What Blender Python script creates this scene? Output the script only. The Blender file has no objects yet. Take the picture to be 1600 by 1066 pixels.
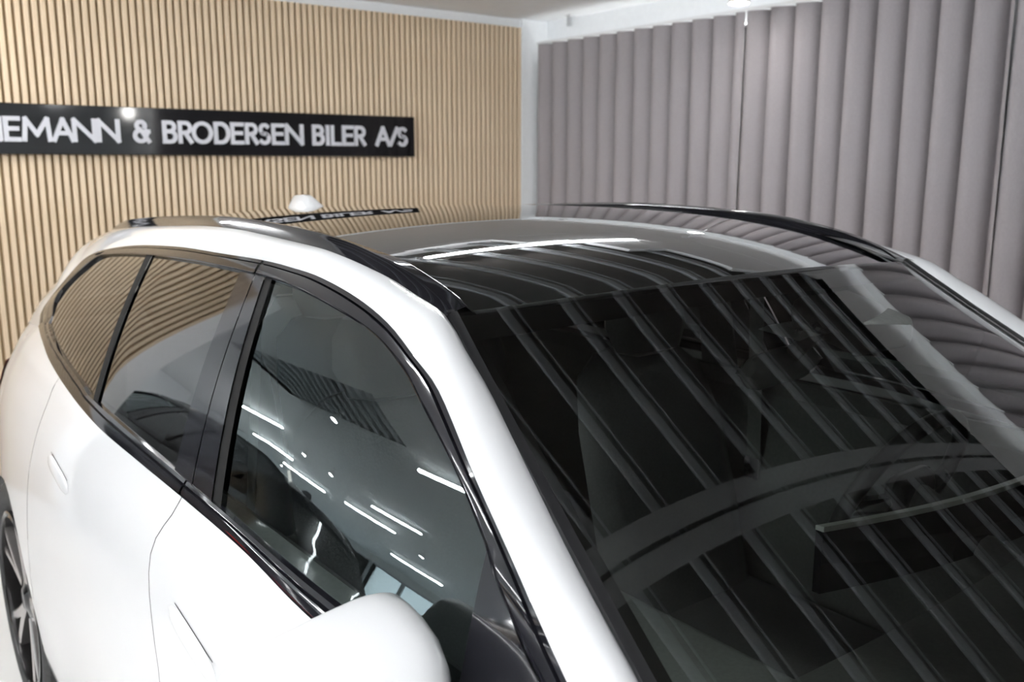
import bpy, bmesh, math, random
from mathutils import Vector, Matrix
random.seed(7)
S = bpy.context.scene
COL = S.collection

# ------------------------------------------------------------------ camera, world, exposure
cam_d = bpy.data.cameras.new('camera'); cam = bpy.data.objects.new('camera', cam_d); COL.objects.link(cam)
cam_d.sensor_width = 36.0; cam_d.lens = 32.58; cam_d.clip_start = 0.02
PITCH = math.atan(276/1448.0); YAW = math.radians(37.5)
cam.location = (0, 0, 1.64)
cam.rotation_euler = (math.pi/2-PITCH, 0, -YAW)
cam_d.dof.use_dof = True; cam_d.dof.focus_distance = 1.38; cam_d.dof.aperture_fstop = 6.3
S.camera = cam
W = bpy.data.worlds.new('world'); S.world = W; W.use_nodes = True
W.node_tree.nodes['Background'].inputs[0].default_value = (0.80, 0.90, 1.0, 1)
W.node_tree.nodes['Background'].inputs[1].default_value = 5.0
S.view_settings.view_transform = 'Standard'; S.view_settings.look = 'None'
S.view_settings.exposure = 0.5; S.view_settings.gamma = 1.0
S.view_settings.use_curve_mapping = False
LED = 68.0          # radiance of the ceiling tubes
SPOT = 70.0         # radiance of the round downlights

# ------------------------------------------------------------------ materials
def mat(name, col, rough=0.5, metal=0.0, coat=0.0, spec=0.5, emit=None, estr=0.0, ior=None):
    m = bpy.data.materials.new(name); m.use_nodes = True
    b = m.node_tree.nodes['Principled BSDF']
    b.inputs['Base Color'].default_value = (*col, 1); b.inputs['Roughness'].default_value = rough
    b.inputs['Metallic'].default_value = metal; b.inputs['Coat Weight'].default_value = coat
    b.inputs['Coat Roughness'].default_value = 0.02; b.inputs['Specular IOR Level'].default_value = spec
    if ior: b.inputs['IOR'].default_value = ior
    if emit: b.inputs['Emission Color'].default_value = (*emit, 1); b.inputs['Emission Strength'].default_value = estr
    return m
def noise_mat(name, c1, c2, scale, rough=0.5, stretch=(1, 1, 1), bump=0.0, detail=4.0, spec=0.5):
    m = mat(name, c1, rough, spec=spec); nt = m.node_tree; b = nt.nodes['Principled BSDF']
    tc = nt.nodes.new('ShaderNodeTexCoord'); mp = nt.nodes.new('ShaderNodeMapping'); mp.inputs['Scale'].default_value = stretch
    nz = nt.nodes.new('ShaderNodeTexNoise'); nz.inputs['Scale'].default_value = scale; nz.inputs['Detail'].default_value = detail
    rp = nt.nodes.new('ShaderNodeValToRGB'); rp.color_ramp.elements[0].position = 0.3; rp.color_ramp.elements[1].position = 0.7
    rp.color_ramp.elements[0].color = (*c1, 1); rp.color_ramp.elements[1].color = (*c2, 1)
    nt.links.new(tc.outputs['Object'], mp.inputs[0]); nt.links.new(mp.outputs[0], nz.inputs['Vector'])
    nt.links.new(nz.outputs['Fac'], rp.inputs[0]); nt.links.new(rp.outputs[0], b.inputs['Base Color'])
    if bump:
        bp = nt.nodes.new('ShaderNodeBump'); bp.inputs['Strength'].default_value = bump; bp.inputs['Distance'].default_value = 0.002
        nt.links.new(nz.outputs['Fac'], bp.inputs['Height']); nt.links.new(bp.outputs[0], b.inputs['Normal'])
    return m
def glass_mat(name, tint, ior=1.5, gloss=(1, 1, 1)):
    m = bpy.data.materials.new(name); m.use_nodes = True; nt = m.node_tree; nt.nodes.clear()
    o = nt.nodes.new('ShaderNodeOutputMaterial'); mx = nt.nodes.new('ShaderNodeMixShader'); fr = nt.nodes.new('ShaderNodeFresnel')
    tr = nt.nodes.new('ShaderNodeBsdfTransparent'); gl = nt.nodes.new('ShaderNodeBsdfGlossy')
    fr.inputs[0].default_value = ior; tr.inputs[0].default_value = (*tint, 1); gl.inputs['Color'].default_value = (*gloss, 1); gl.inputs['Roughness'].default_value = 0.0
    geo = nt.nodes.new('ShaderNodeNewGeometry'); fl = nt.nodes.new('ShaderNodeMix'); fl.data_type = 'VECTOR'
    inv = nt.nodes.new('ShaderNodeVectorMath'); inv.operation = 'SCALE'; inv.inputs['Scale'].default_value = -1.0
    nt.links.new(fr.outputs[0], mx.inputs[0]); nt.links.new(tr.outputs[0], mx.inputs[1]); nt.links.new(gl.outputs[0], mx.inputs[2])
    nt.links.new(mx.outputs[0], o.inputs[0])
    nt.nodes.remove(geo); nt.nodes.remove(fl); nt.nodes.remove(inv)
    return m
M = {}
M['white_paint'] = mat('white_paint', (0.655, 0.66, 0.67), 0.28, coat=1.0)
M['dark_paint'] = mat('dark_paint', (0.010, 0.011, 0.013), 0.25, coat=1.0)
M['tan_paint'] = mat('tan_paint', (0.42, 0.34, 0.25), 0.3, metal=0.4, coat=1.0)
M['gloss_black'] = mat('gloss_black', (0.006, 0.006, 0.008), 0.05, spec=0.45)
M['cove_led'] = mat('cove_led', (1, 1, 1), 0.4, emit=(0.95, 0.98, 1.0), estr=4.5)
M['satin_black'] = mat('satin_black', (0.012, 0.012, 0.013), 0.35)
M['rubber'] = noise_mat('rubber', (0.012, 0.012, 0.012), (0.03, 0.03, 0.03), 60, 0.7)
M['seal'] = mat('seal', (0.006, 0.006, 0.006), 0.6, spec=0.08)
M['mirror_back'] = mat('mirror_back', (0.30, 0.32, 0.32), 0.15, coat=1.0)
M['roof_glass'] = mat('roof_glass', (0.006, 0.007, 0.007), 0.02, spec=0.6, coat=0.6)
M['front_glass'] = glass_mat('front_glass', (0.86, 0.93, 0.915), 1.75, (0.90, 1.0, 1.0))
M['screen_glass'] = glass_mat('screen_glass', (0.88, 0.92, 0.89), 1.75)
M['privacy_glass'] = glass_mat('privacy_glass', (0.05, 0.048, 0.045), 1.75)
M['frit'] = mat('frit', (0.004, 0.004, 0.004), 0.3)
M['cabin_dark'] = noise_mat('cabin_dark', (0.085, 0.091, 0.085), (0.105, 0.111, 0.105), 120, 0.75)
M['cabin_grey'] = noise_mat('cabin_grey', (0.10, 0.105, 0.105), (0.14, 0.14, 0.14), 150, 0.8)
M['headliner'] = noise_mat('headliner', (0.05, 0.05, 0.05), (0.07, 0.07, 0.07), 150, 0.9)
M['leather'] = noise_mat('leather', (0.030, 0.031, 0.031), (0.045, 0.046, 0.046), 180, 0.45, bump=0.2)
M['chrome'] = mat('chrome', (0.8, 0.8, 0.8), 0.12, 1.0)
M['glint_paint'] = mat('glint_paint', (0.62, 0.64, 0.58), 0.25)  # pale colour stands in for light caught by the display's top edge
M['alloy_dark'] = mat('alloy_dark', (0.02, 0.019, 0.019), 0.2, 0.6, coat=0.6)
M['alloy_bright'] = mat('alloy_bright', (0.52, 0.49, 0.48), 0.25, 0.9)
M['tail_red'] = mat('tail_red', (0.45, 0.012, 0.010), 0.08, coat=1.0)
M['lamp_red_lit'] = mat('lamp_red_lit', (0.6, 0.02, 0.01), 0.2, emit=(1.0, 0.05, 0.02), estr=0.5)
M['mirror_silver'] = mat('mirror_silver', (0.9, 0.9, 0.9), 0.02, 1.0)
M['headlamp'] = mat('headlamp', (0.3, 0.32, 0.34), 0.1, coat=1.0)
M['wood'] = noise_mat('oak_slat', (0.64, 0.495, 0.335), (0.75, 0.60, 0.43), 9, 0.5, (6, 6, 0.35), 0.15)
M['felt'] = noise_mat('brown_felt', (0.30, 0.22, 0.125), (0.36, 0.268, 0.158), 200, 0.95)
M['sign_black'] = mat('sign_black', (0.004, 0.004, 0.005), 0.06)
M['sign_letter'] = mat('sign_letter', (0.62, 0.62, 0.66), 0.35, 0.2)
M['wall_white'] = noise_mat('wall_white', (0.84, 0.85, 0.86), (0.87, 0.88, 0.89), 30, 0.7, bump=0.05)
M['ceiling_white'] = noise_mat('ceiling_white', (0.88, 0.885, 0.89), (0.91, 0.915, 0.92), 12, 0.8)
M['ceiling_dark'] = noise_mat('ceiling_dark', (0.115, 0.100, 0.092), (0.145, 0.128, 0.118), 14, 0.8)
M['baffle'] = noise_mat('baffle', (0.40, 0.42, 0.44), (0.46, 0.48, 0.50), 14, 0.6)
M['curtain'] = noise_mat('curtain', (0.270, 0.243, 0.252), (0.300, 0.272, 0.281), 160, 0.85, (1, 1, 0.4), 0.25)
M['floor'] = noise_mat('floor_grey', (0.70, 0.705, 0.70), (0.76, 0.76, 0.75), 3, 0.22)
M['led'] = mat('led_tube', (1, 1, 1), 0.4, emit=(0.97, 0.985, 1.0), estr=LED)
M['spot'] = mat('spot_lens', (1, 1, 1), 0.4, emit=(1.0, 0.98, 0.94), estr=SPOT)
M['lamp_body'] = mat('lamp_body', (0.75, 0.75, 0.75), 0.4)
M['pane'] = glass_mat('window_pane', (0.9, 0.93, 0.92), 1.4)
M['frame_grey'] = mat('frame_grey', (0.5, 0.51, 0.52), 0.4)
M['leaf'] = noise_mat('leaf', (0.03, 0.12, 0.02), (0.10, 0.25, 0.05), 14, 0.6)
M['flower'] = noise_mat('flower', (0.55, 0.16, 0.22), (0.75, 0.35, 0.42), 20, 0.6)
M['pot'] = mat('pot', (0.25, 0.25, 0.26), 0.5)

# ------------------------------------------------------------------ helpers
def tag(o, label=None, cat=None, group=None, kind=None):
    if label: o['label'] = label
    if cat: o['category'] = cat
    if group: o['group'] = group
    if kind: o['kind'] = kind
    return o
def link(name, me, m, parent=None, smooth=False):
    if m is not None and len(me.materials) == 0: me.materials.append(m)
    if smooth:
        for p in me.polygons: p.use_smooth = True
    o = bpy.data.objects.new(name, me); COL.objects.link(o)
    if parent: o.parent = parent
    return o
def empty(name, loc, rz=0):
    o = bpy.data.objects.new(name, None); COL.objects.link(o); o.location = loc; o.rotation_euler = (0, 0, rz); o.empty_display_size = 0.2
    return o
def mesh(verts, faces, name='m'):
    me = bpy.data.meshes.new(name); me.from_pydata([tuple(v) for v in verts], [], faces); me.update(); return me
def box_me(x0, x1, y0, y1, z0, z1, bev=0.0, seg=2):
    bm = bmesh.new(); bmesh.ops.create_cube(bm, size=1)
    for v in bm.verts: v.co = Vector(((x0+x1)/2+v.co.x*(x1-x0), (y0+y1)/2+v.co.y*(y1-y0), (z0+z1)/2+v.co.z*(z1-z0)))
    if bev: bmesh.ops.bevel(bm, geom=bm.edges[:], offset=bev, segments=seg, profile=0.5, affect='EDGES')
    me = bpy.data.meshes.new('box'); bm.to_mesh(me); bm.free(); return me
def box(name, x0, x1, y0, y1, z0, z1, m, parent=None, bev=0.0, seg=2):
    return link(name, box_me(x0, x1, y0, y1, z0, z1, bev, seg), m, parent, smooth=False)
def grid_me(rows, close_u=False, close_v=False, caps=False):
    nr, nc = len(rows), len(rows[0]); v = [p for r in rows for p in r]; f = []
    for i in range(nr if close_v else nr-1):
        for j in range(nc if close_u else nc-1):
            a, b = i, (i+1) % nr; c, d = j, (j+1) % nc
            f.append((a*nc+c, a*nc+d, b*nc+d, b*nc+c))
    if caps:
        f.append(tuple(range(nc))[::-1]); f.append(tuple((nr-1)*nc+j for j in range(nc)))
    return mesh(v, f)
def recalc(me):
    bm = bmesh.new(); bm.from_mesh(me); bmesh.ops.remove_doubles(bm, verts=bm.verts[:], dist=1e-5)
    bmesh.ops.recalc_face_normals(bm, faces=bm.faces[:]); bm.to_mesh(me); bm.free(); return me
def cr(p0, p1, p2, p3, t):
    return tuple(0.5*((2*b)+(-a+c)*t+(2*a-5*b+4*c-d)*t*t+(-a+3*b-3*c+d)*t**3) for a, b, c, d in zip(p0, p1, p2, p3))
def spline(pts, n):
    """n points evenly spaced along a Catmull-Rom curve through pts"""
    P = [tuple(p) for p in pts]
    if len(P) == 2: return [tuple(a+(b-a)*i/(n-1) for a, b in zip(*P)) for i in range(n)]
    E = [tuple(2*a-b for a, b in zip(P[0], P[1]))]+P+[tuple(2*a-b for a, b in zip(P[-1], P[-2]))]
    D = []
    for k in range(1, len(E)-2):
        for i in range(24): D.append(cr(E[k-1], E[k], E[k+1], E[k+2], i/24))
    D.append(P[-1])
    L = [0]
    for a, b in zip(D, D[1:]): L.append(L[-1]+math.dist(a, b))
    out = []; k = 0
    for i in range(n):
        s = L[-1]*i/(n-1)
        while k < len(L)-2 and L[k+1] < s: k += 1
        t = (s-L[k])/max(1e-9, L[k+1]-L[k]); out.append(tuple(a+(b-a)*t for a, b in zip(D[k], D[k+1])))
    return out
def lerp(xs, ys, x):
    if x <= xs[0]: return ys[0]
    for i in range(1, len(xs)):
        if x <= xs[i]:
            # cosine free cubic Hermite
            h = xs[i]-xs[i-1]; t = (x-xs[i-1])/h
            def sl(k):
                if k == 0: return (ys[1]-ys[0])/(xs[1]-xs[0])
                if k == len(xs)-1: return (ys[-1]-ys[-2])/(xs[-1]-xs[-2])
                return (ys[k+1]-ys[k-1])/(xs[k+1]-xs[k-1])
            m0, m1 = sl(i-1)*h, sl(i)*h
            return (2*t**3-3*t*t+1)*ys[i-1]+(t**3-2*t*t+t)*m0+(-2*t**3+3*t*t)*ys[i]+(t**3-t*t)*m1
    return ys[-1]
def tube_me(path, r, n=10, caps=True, flat=1.0):
    rows = []
    for i, p in enumerate(path):
        a = Vector(path[max(0, i-1)]); b = Vector(path[min(len(path)-1, i+1)]); t = (b-a).normalized()
        u = t.cross(Vector((0, 0, 1)));
        if u.length < 1e-3: u = Vector((1, 0, 0))
        u.normalize(); w = u.cross(t); rr = r[i] if isinstance(r, (list, tuple)) else r
        rows.append([tuple(Vector(p)+u*math.cos(2*math.pi*k/n)*rr+w*math.sin(2*math.pi*k/n)*rr*flat) for k in range(n)])
    return recalc(grid_me(rows, close_u=True, caps=caps))

# ------------------------------------------------------------------ the room
D = 5.5; XW = 4.546; XL = -13.0; YF = -7.5; ZC = 2.69; YB = 17.0; XE = -0.71
tag(box('floor', XL, XW+0.2, YF, YB+0.2, -0.1, 0.0, M['floor']), kind='structure')
wb = tag(box('wall_back', XE, XW+0.2, D+0.03, D+0.15, 0, ZC+0.3, M['wall_white']), kind='structure')
link('felt_backing', box_me(XE, 4.305, D+0.012, D+0.035, 0.0, 2.608), M['felt'], wb)
slat_me = box_me(-0.0125, 0.0125, -0.011, 0.011, 0.0, 2.606, 0.002, 1); slat_me.materials.append(M['wood'])
n = 0; x = 4.285
while x > XE+0.01:
    s = bpy.data.objects.new('slat', slat_me); COL.objects.link(s); s.parent = wb; s.location = (x, D+0.001, 0); x -= 0.0408
link('edge_strip', box_me(4.300, 4.318, D-0.012, D+0.03, 0, 2.612, 0.002), M['wall_white'], wb)
tag(box('wall_corner', 4.318, XW+0.02, D-0.004, D+0.05, 0, ZC+0.3, M['wall_white']), kind='structure')
tag(box('wall_right', XW, XW+0.15, YF, D+0.1, 0, ZC+0.3, M['wall_white']), kind='structure')
# ceiling: white plaster with a recessed dark field of light baffles over the car, its far end stepped
ce = empty('ceiling', (0, 0, 0)); tag(ce, kind='structure')
BX0, BX1, BY0, BY1, BP = -0.42, 3.78, -2.2, 3.62, 0.29
def field_end(x): return lerp([0.0, 2.0, 2.5, 2.9, 3.2, 3.5, 3.8], [3.4, 3.5, 3.55, 3.0, 2.4, 1.9, 1.45], x)
GX0, GX1, GY0, GY1 = -2.35, -1.55, 4.55, 7.6      # narrow slotted grille further along
for a in ((GX1, XW+0.2, BY1, YB+0.2), (XL, GX0, BY1, YB+0.2), (GX0, GX1, BY1, GY0), (GX0, GX1, GY1, YB+0.2), (XL, XW+0.2, YF, BY0), (BX1, XW+0.2, BY0, BY1), (XL, BX0, BY0, BY1)):
    link('ceiling_panel', box_me(*a, ZC-0.02, ZC+0.06), M['ceiling_white'], ce)
link('recess_panel', box_me(BX0-0.02, BX1+0.02, BY0-0.02, BY1+0.02, ZC+0.16, ZC+0.2), M['ceiling_dark'], ce)
link('recess_panel', box_me(GX0-0.02, GX1+0.02, GY0-0.02, GY1+0.02, ZC+0.12, ZC+0.14), M['ceiling_dark'], ce)
for a in ((BX0-0.02, BX0, BY0, BY1), (BX1, BX1+0.02, BY0, BY1), (BX0, BX1, BY0-0.02, BY0), (BX0, BX1, BY1, BY1+0.02), (GX0-0.02, GX0, GY0, GY1), (GX1, GX1+0.02, GY0, GY1), (GX0, GX1, GY0-0.02, GY0), (GX0, GX1, GY1, GY1+0.02)):
    link('recess_edge', box_me(*a, ZC-0.018, ZC+0.17), M['ceiling_white'], ce)
x = 3.64
while x > BX0+0.05:
    e = field_end(x)
    link('baffle', box_me(-0.024, 0.024, BY0+0.002, e, 0.0, 0.03, 0.008, 2), M['baffle'], ce).location = (x, 0, ZC+0.02)
    link('baffle_rail', box_me(0.050, 0.058, BY0+0.002, e-0.02, 0.0, 0.02, 0.002, 1), M['baffle'], ce).location = (x, 0, ZC+0.02)
    if e < BY1-0.02: link('infill_panel', box_me(-BP/2, BP/2, e, BY1-0.001, 0.0, 0.06), M['ceiling_white'], ce).location = (x, 0, ZC-0.018)
    x -= BP
link('cross_beam', box_me(BX0+0.001, BX1-0.001, 0.535, 0.600, ZC-0.012, ZC+0.019, 0.003), M['frame_grey'], ce)
link('cross_beam', box_me(BX0+0.001, BX1-0.001, 0.615, 0.680, ZC-0.012, ZC+0.019, 0.003), M['frame_grey'], ce)
y = GY0+0.12
while y < GY1-0.05:
    link('grille_bar', box_me(GX0+0.002, GX1-0.002, -0.045, 0.045, 0.0, 0.05, 0.004, 1), M['baffle'], ce).location = (0, y, ZC-0.015); y += 0.21
tag(box('wall_return', XE-0.02, XE+0.13, D-0.012, YB, 0, ZC+0.3, M['wall_white']), kind='structure')
tag(box('wall_far', XL, XE+0.13, YB, YB+0.15, 0, ZC+0.3, M['wall_white']), kind='structure')
# front wall and the glazed far side
tag(box('wall_front', XL, XW+0.15, YF-0.15, YF, 0, ZC+0.3, M['wall_white']), kind='structure')
wl = tag(box('wall_left', XL-0.15, XL, YF, YB+0.1, 0, 0.5, M['wall_white']), kind='structure')
link('lintel', box_me(XL-0.15, XL, YF, YB+0.1, 2.45, ZC+0.3), M['wall_white'], wl)
for i in range(13):
    y0 = YF+i*1.885
    w = tag(box('window_%d' % (i+1), XL-0.08, XL-0.07, y0+0.06, y0+1.80, 0.55, 2.40, M['pane']), kind='structure')
    for a in ((y0, y0+0.06, 0.5, 2.45), (y0+1.80, y0+1.86, 0.5, 2.45), (y0+0.06, y0+1.80, 0.5, 0.55), (y0+0.06, y0+1.80, 2.40, 2.45)):
        link('window_frame', box_me(XL-0.12, XL-0.03, *a), M['frame_grey'], w)

# ------------------------------------------------------------------ sign with its letters
sg = empty('sign_board', (2.0, D-0.02, 1.69)); tag(sg, 'long gloss black sign board with pale grey raised capital letters on slatted wood wall', 'sign')
def sgo(name, me, m): 
    o = link(name, me, m, sg); o.matrix_parent_inverse = Matrix.Translation((-2.0, -(D-0.02), -1.69)); return o
sgo('panel', box_me(0.45, 3.360, D-0.045, D-0.012, 1.692, 1.951, 0.003), M['sign_black'])
def arc(cx, cy, rx, ry, a0, a1, n=14): return [(cx+rx*math.cos(math.radians(a0+(a1-a0)*i/n)), cy+ry*math.sin(math.radians(a0+(a1-a0)*i/n))) for i in range(n+1)]
GL = {'N': [[(0, 0), (0, 1)], [(0, 1), (1, 0)], [(1, 0), (1, 1)]], 'E': [[(1, 1), (0, 1), (0, 0), (1, 0)], [(0, .52), (.88, .52)]],
      'M': [[(0, 0), (.08, 1)], [(.08, 1), (.5, .25)], [(.5, .25), (.92, 1)], [(.92, 1), (1, 0)]], 'A': [[(0, 0), (.5, 1)], [(.5, 1), (1, 0)], [(.2, .34), (.8, .34)]],
      'B': [[(0, 0), (0, 1)], [(0, 1), (.5, 1)]+arc(.5, .77, .42, .23, 90, -90, 10)+[(0, .54)], [(.3, .54)]+arc(.55, .27, .45, .27, 90, -90, 10)+[(0, 0)]],
      'R': [[(0, 0), (0, 1)], [(0, 1), (.5, 1)]+arc(.52, .74, .44, .26, 90, -90, 10)+[(0, .48)], [(.45, .48), (1, 0)]],
      'O': [arc(.5, .5, .5, .5, 0, 360, 30)], 'D': [[(0, 0), (0, 1)], [(0, 1), (.35, 1)]+arc(.4, .5, .6, .5, 90, -90, 16)+[(0, 0)]],
      'S': [arc(.52, .75, .42, .25, 40, 270, 14)+arc(.5, .26, .48, .26, 90, -140, 14)], 'I': [[(.5, 0), (.5, 1)]],
      'L': [[(0, 1), (0, 0), (1, 0)]], '/': [[(0, 0), (1, 1)]],
      '&': [[(1, .0), (.45, .55)], [(.45, .55), (.22, .70)]+arc(.46, .80, .30, .20, 195, -20, 12), [(.40, .56)]+arc(.42, .28, .42, .28, 110, 320, 14)+[(.88, .40), (.92, .52)], [(.72, .50), (1.0, .50)]]}
def letter_me(ch, x0, x1, z0, z1, y, wd=0.0225, dep=0.014):
    bm = bmesh.new(); hw = wd/2; X0, X1 = x0+hw, x1-hw; Z0, Z1 = z0+hw, z1-hw
    for si, st in enumerate(GL[ch]):
        dep = 0.014+0.0008*si
        P = [Vector((X0+(X1-X0)*a, Z0+(Z1-Z0)*b)) for a, b in st]
        P = [p for i, p in enumerate(P) if i == 0 or (p-P[i-1]).length > 1e-5]
        closed = (P[0]-P[-1]).length < 1e-4
        if closed: P = P[:-1]
        n = len(P); L, R = [], []
        for i in range(n):
            a = P[i-1] if (i > 0 or closed) else None; b = P[(i+1) % n] if (i < n-1 or closed) else None
            d0 = (P[i]-a).normalized() if a is not None else (b-P[i]).normalized()
            d1 = (b-P[i]).normalized() if b is not None else d0
            t = (d0+d1); t = t.normalized() if t.length > 1e-3 else d1
            nn = Vector((-t.y, t.x)); c = max(0.45, nn.dot(Vector((-d1.y, d1.x)))); e = Vector((0, 0))
            if a is None: e = -d1*hw*.9
            if b is None: e = d0*hw*.9
            L.append(P[i]+nn*hw/c+e); R.append(P[i]-nn*hw/c+e)
        fr = [(bm.verts.new((l.x, y-dep, l.y)), bm.verts.new((r.x, y-dep, r.y)), bm.verts.new((r.x, y, r.y)), bm.verts.new((l.x, y, l.y))) for l, r in zip(L, R)]
        for i in range(n if closed else n-1):
            q, s = fr[i], fr[(i+1) % n]
            for k in range(4): bm.faces.new((q[k], q[(k+1) % 4], s[(k+1) % 4], s[k]))
        if not closed: bm.faces.new(fr[0]); bm.faces.new(fr[-1][::-1])
    bmesh.ops.recalc_face_normals(bm, faces=bm.faces[:]); me = bpy.data.meshes.new('letter'); bm.to_mesh(me); bm.free(); return me
for ch, a, b in (('N', .768, .890), ('E', .895, .977), ('M', .979, 1.123), ('A', 1.121, 1.235), ('N', 1.223, 1.346), ('N', 1.346, 1.467), ('&', 1.533, 1.629),
                 ('B', 1.696, 1.778), ('R', 1.783, 1.866), ('O', 1.860, 1.984), ('D', 1.990, 2.087), ('E', 2.090, 2.172), ('R', 2.178, 2.259), ('S', 2.258, 2.339), ('E', 2.345, 2.427), ('N', 2.431, 2.552),
                 ('B', 2.612, 2.694), ('I', 2.702, 2.730), ('L', 2.738, 2.814), ('E', 2.819, 2.900), ('R', 2.905, 2.987), ('A', 3.058, 3.170), ('/', 3.158, 3.232), ('S', 3.220, 3.302)):
    sgo('letter', letter_me(ch, a, b, 1.756, 1.884, D-0.044), M['sign_letter'])

# ------------------------------------------------------------------ curtains along the right wall
def curtain(y0, y1, label, lean0=0.0, lean1=0.0, per=0.163):
    e = empty('curtain', (XW-0.1, (y0+y1)/2, 0)); tag(e, label, 'curtain', 'pleated curtains along the wall')
    n = max(2, int(round((y0-y1)/per*14))); rows = []
    zs = [2.49, 2.40, 2.2, 1.9, 1.6, 1.3, 1.0, 0.7, 0.4, 0.15, 0.012]
    ph = random.random()*0.0
    for z in zs:
        r = []; k = (2.49-z)/2.48
        for i in range(n+1):
            t = i/n; yy = y0+(y1-y0)*t
            yy += lean0*k*(1-t)**6+lean1*k*t**6
            w = 2*math.pi*((y0-(y0+(y1-y0)*t))/per)
            j = int((y0-yy)/per)
            amp = 0.046*(1+0.10*math.sin(j*2.3+y0*3)*k)
            xx = -amp*(math.sin(w)+0.22*math.sin(2*w+0.6))+0.008*k*math.sin(5*yy)
            yy += 0.018*math.cos(w)*(1+0.1*k)+0.015*k*math.sin(j*1.7+1)
            r.append((XW-0.115+xx-(XW-0.1), yy-(y0+y1)/2, z))
        rows.append(r)
    o = link('curtain_cloth', grid_me(rows), M['curtain'], e, True)
    link('heading_tape', grid_me([[(p[0]-0.001, p[1], 2.49) for p in rows[0]], [(p[0]-0.001, p[1], 2.478) for p in rows[0]]]), M['curtain'], e, True)
    return e
curtain(5.42, 3.572, 'grey pleated curtain hanging beside the white wall corner', 0, 0.0)
curtain(3.545, 2.053, 'grey pleated curtain between the corner curtain and the next gap', 0.0, 0.0)
curtain(2.048, 0.222, 'grey pleated curtain hanging opposite the windscreen', 0.0, 0)
curtain(0.20, -1.7, 'grey pleated curtain hanging opposite the bonnet', 0, 0)
curtain(-1.73, -3.6, 'grey pleated curtain hanging beyond the front bumper', 0, 0)
tag(box('curtain_track', XW-0.135, XW-0.095, -3.7, 5.46, 2.496, 2.512, M['lamp_body']), 'white curtain track fixed above the grey curtains', 'track')
cv = empty('cove_light', (XW-0.02, 0.9, 2.44)); tag(cv, 'thin light strip on the wall behind the top of the curtains', 'light strip')
link('profile', box_me(-0.015, 0.019, -4.5, 4.5, -0.02, 0.0, 0.002), M['lamp_body'], cv)
link('diffuser', box_me(-0.012, 0.014, -4.5, 4.5, 0.0, 0.010, 0.002), M['cove_led'], cv)
sn = empty('ceiling_sensor', (4.47, 5.16, ZC-0.02)); tag(sn, 'small grey sensor bracket under the ceiling near the wall corner', 'sensor')
link('sensor_body', box_me(-0.012, 0.012, -0.02, 0.02, -0.075, -0.012, 0.004), M['frame_grey'], sn)
link('mount_plate', box_me(-0.02, 0.02, -0.03, 0.03, -0.012, 0.0, 0.002), M['lamp_body'], sn)

# ------------------------------------------------------------------ ceiling lamps
def led_tube(x, y, ln, along, label, group=None, z=None):
    e = empty('led_batten', (x, y, z or ZC-0.02), 0 if along == 'x' else math.pi/2); tag(e, label, 'ceiling light', group)
    dr = 0.0 if z else 0.07  # drop and hangers added so the diffusers also brighten the ceiling
    if dr:
        for hx in (-ln*0.35, ln*0.35): link('hanger', box_me(hx-0.004, hx+0.004, -0.004, 0.004, -dr, 0.0), M['lamp_body'], e)
        link('housing', box_me(-ln/2, ln/2, -0.010, 0.010, -dr-0.012, -dr, 0.002), M['lamp_body'], e)
        link('diffuser', box_me(-ln/2+0.01, ln/2-0.01, -0.026, 0.026, -dr-0.040, -dr-0.012, 0.006), M['led'], e)
    else:
        link('housing', box_me(-ln/2, ln/2, -0.03, 0.03, -0.03, 0.0, 0.004), M['lamp_body'], e)
        link('diffuser', box_me(-ln/2+0.01, ln/2-0.01, -0.026, 0.026, -0.055, -0.030, 0.006), M['led'], e)
    return e
def downlight(x, y, label, group=None, r=0.055, drop=0.10):
    e = empty('spotlight', (x, y, ZC-0.02)); tag(e, label, 'ceiling light', group)
    def cyl(r0, r1, z0, z1):
        rows = [[(rr*math.cos(2*math.pi*k/20), rr*math.sin(2*math.pi*k/20), z) for k in range(20)] for rr, z in ((r0, z0), (r1, z1))]
        return recalc(grid_me(rows, close_u=True, caps=True))
    link('base', cyl(0.045, 0.045, -0.012, 0.0), M['lamp_body'], e, True)
    link('stem', cyl(0.010, 0.010, -drop+0.02, -0.01), M['lamp_body'], e, True)
    link('lamp_head', cyl(r*0.9, r*1.1, -drop+0.03, -drop-0.05), M['lamp_body'], e, True)
    link('lens', cyl(r, r, -drop-0.05, -drop-0.054), M['spot'], e, True)
    return e
led_tube(2.62, 3.10, 1.42, 'x', 'single linear lamp hung crosswise under the ceiling baffles', None, ZC+0.02)
for i in range(4): led_tube(-0.75, -2.1+1.52*i, 1.5, 'y', 'linear lamp in the long row beside the ceiling baffles', 'lamp row beside the baffles')
for x, y0, y1 in ((-3.80, 9.8, 11.2), (-5.80, 12.0, 14.4), (-6.93, 11.5, 14.3), (-6.57, 8.2, 10.1), (-5.40, 6.5, 7.9), (-2.60, 3.0, 4.45), (-4.40, 2.8, 4.3), (-8.80, 5.7, 6.5), (-9.60, 9.0, 11.0), (0.3, 4.2, 5.2), (-2.60, -0.6, 0.9), (-4.40, -0.6, 0.9), (-6.60, -0.6, 0.9), (-2.60, -4.2, -2.7), (-5.0, -4.2, -2.7), (1.0, -4.6, -3.1), (3.2, -4.6, -3.1), (-8.6, 0.0, 1.6)):  # some mirrored in the side window, the others added to brighten the room
    led_tube(x, (y0+y1)/2, y1-y0, 'y', 'long linear lamp on the white ceiling of the deep hall', 'linear lamps of the deep hall')
for x, y in ((-2.17, 5.70), (-4.46, 9.47), (-7.3, 15.0), (-4.68, 8.55), (-7.13, 7.8), (-1.6, 8.5)):
    downlight(x, y, 'round white ceiling spotlight on a short stem', 'round ceiling spotlights')
downlight(4.02, 3.30, 'bright round spotlight close in front of the grey curtains', None, 0.05, 0.155)

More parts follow.
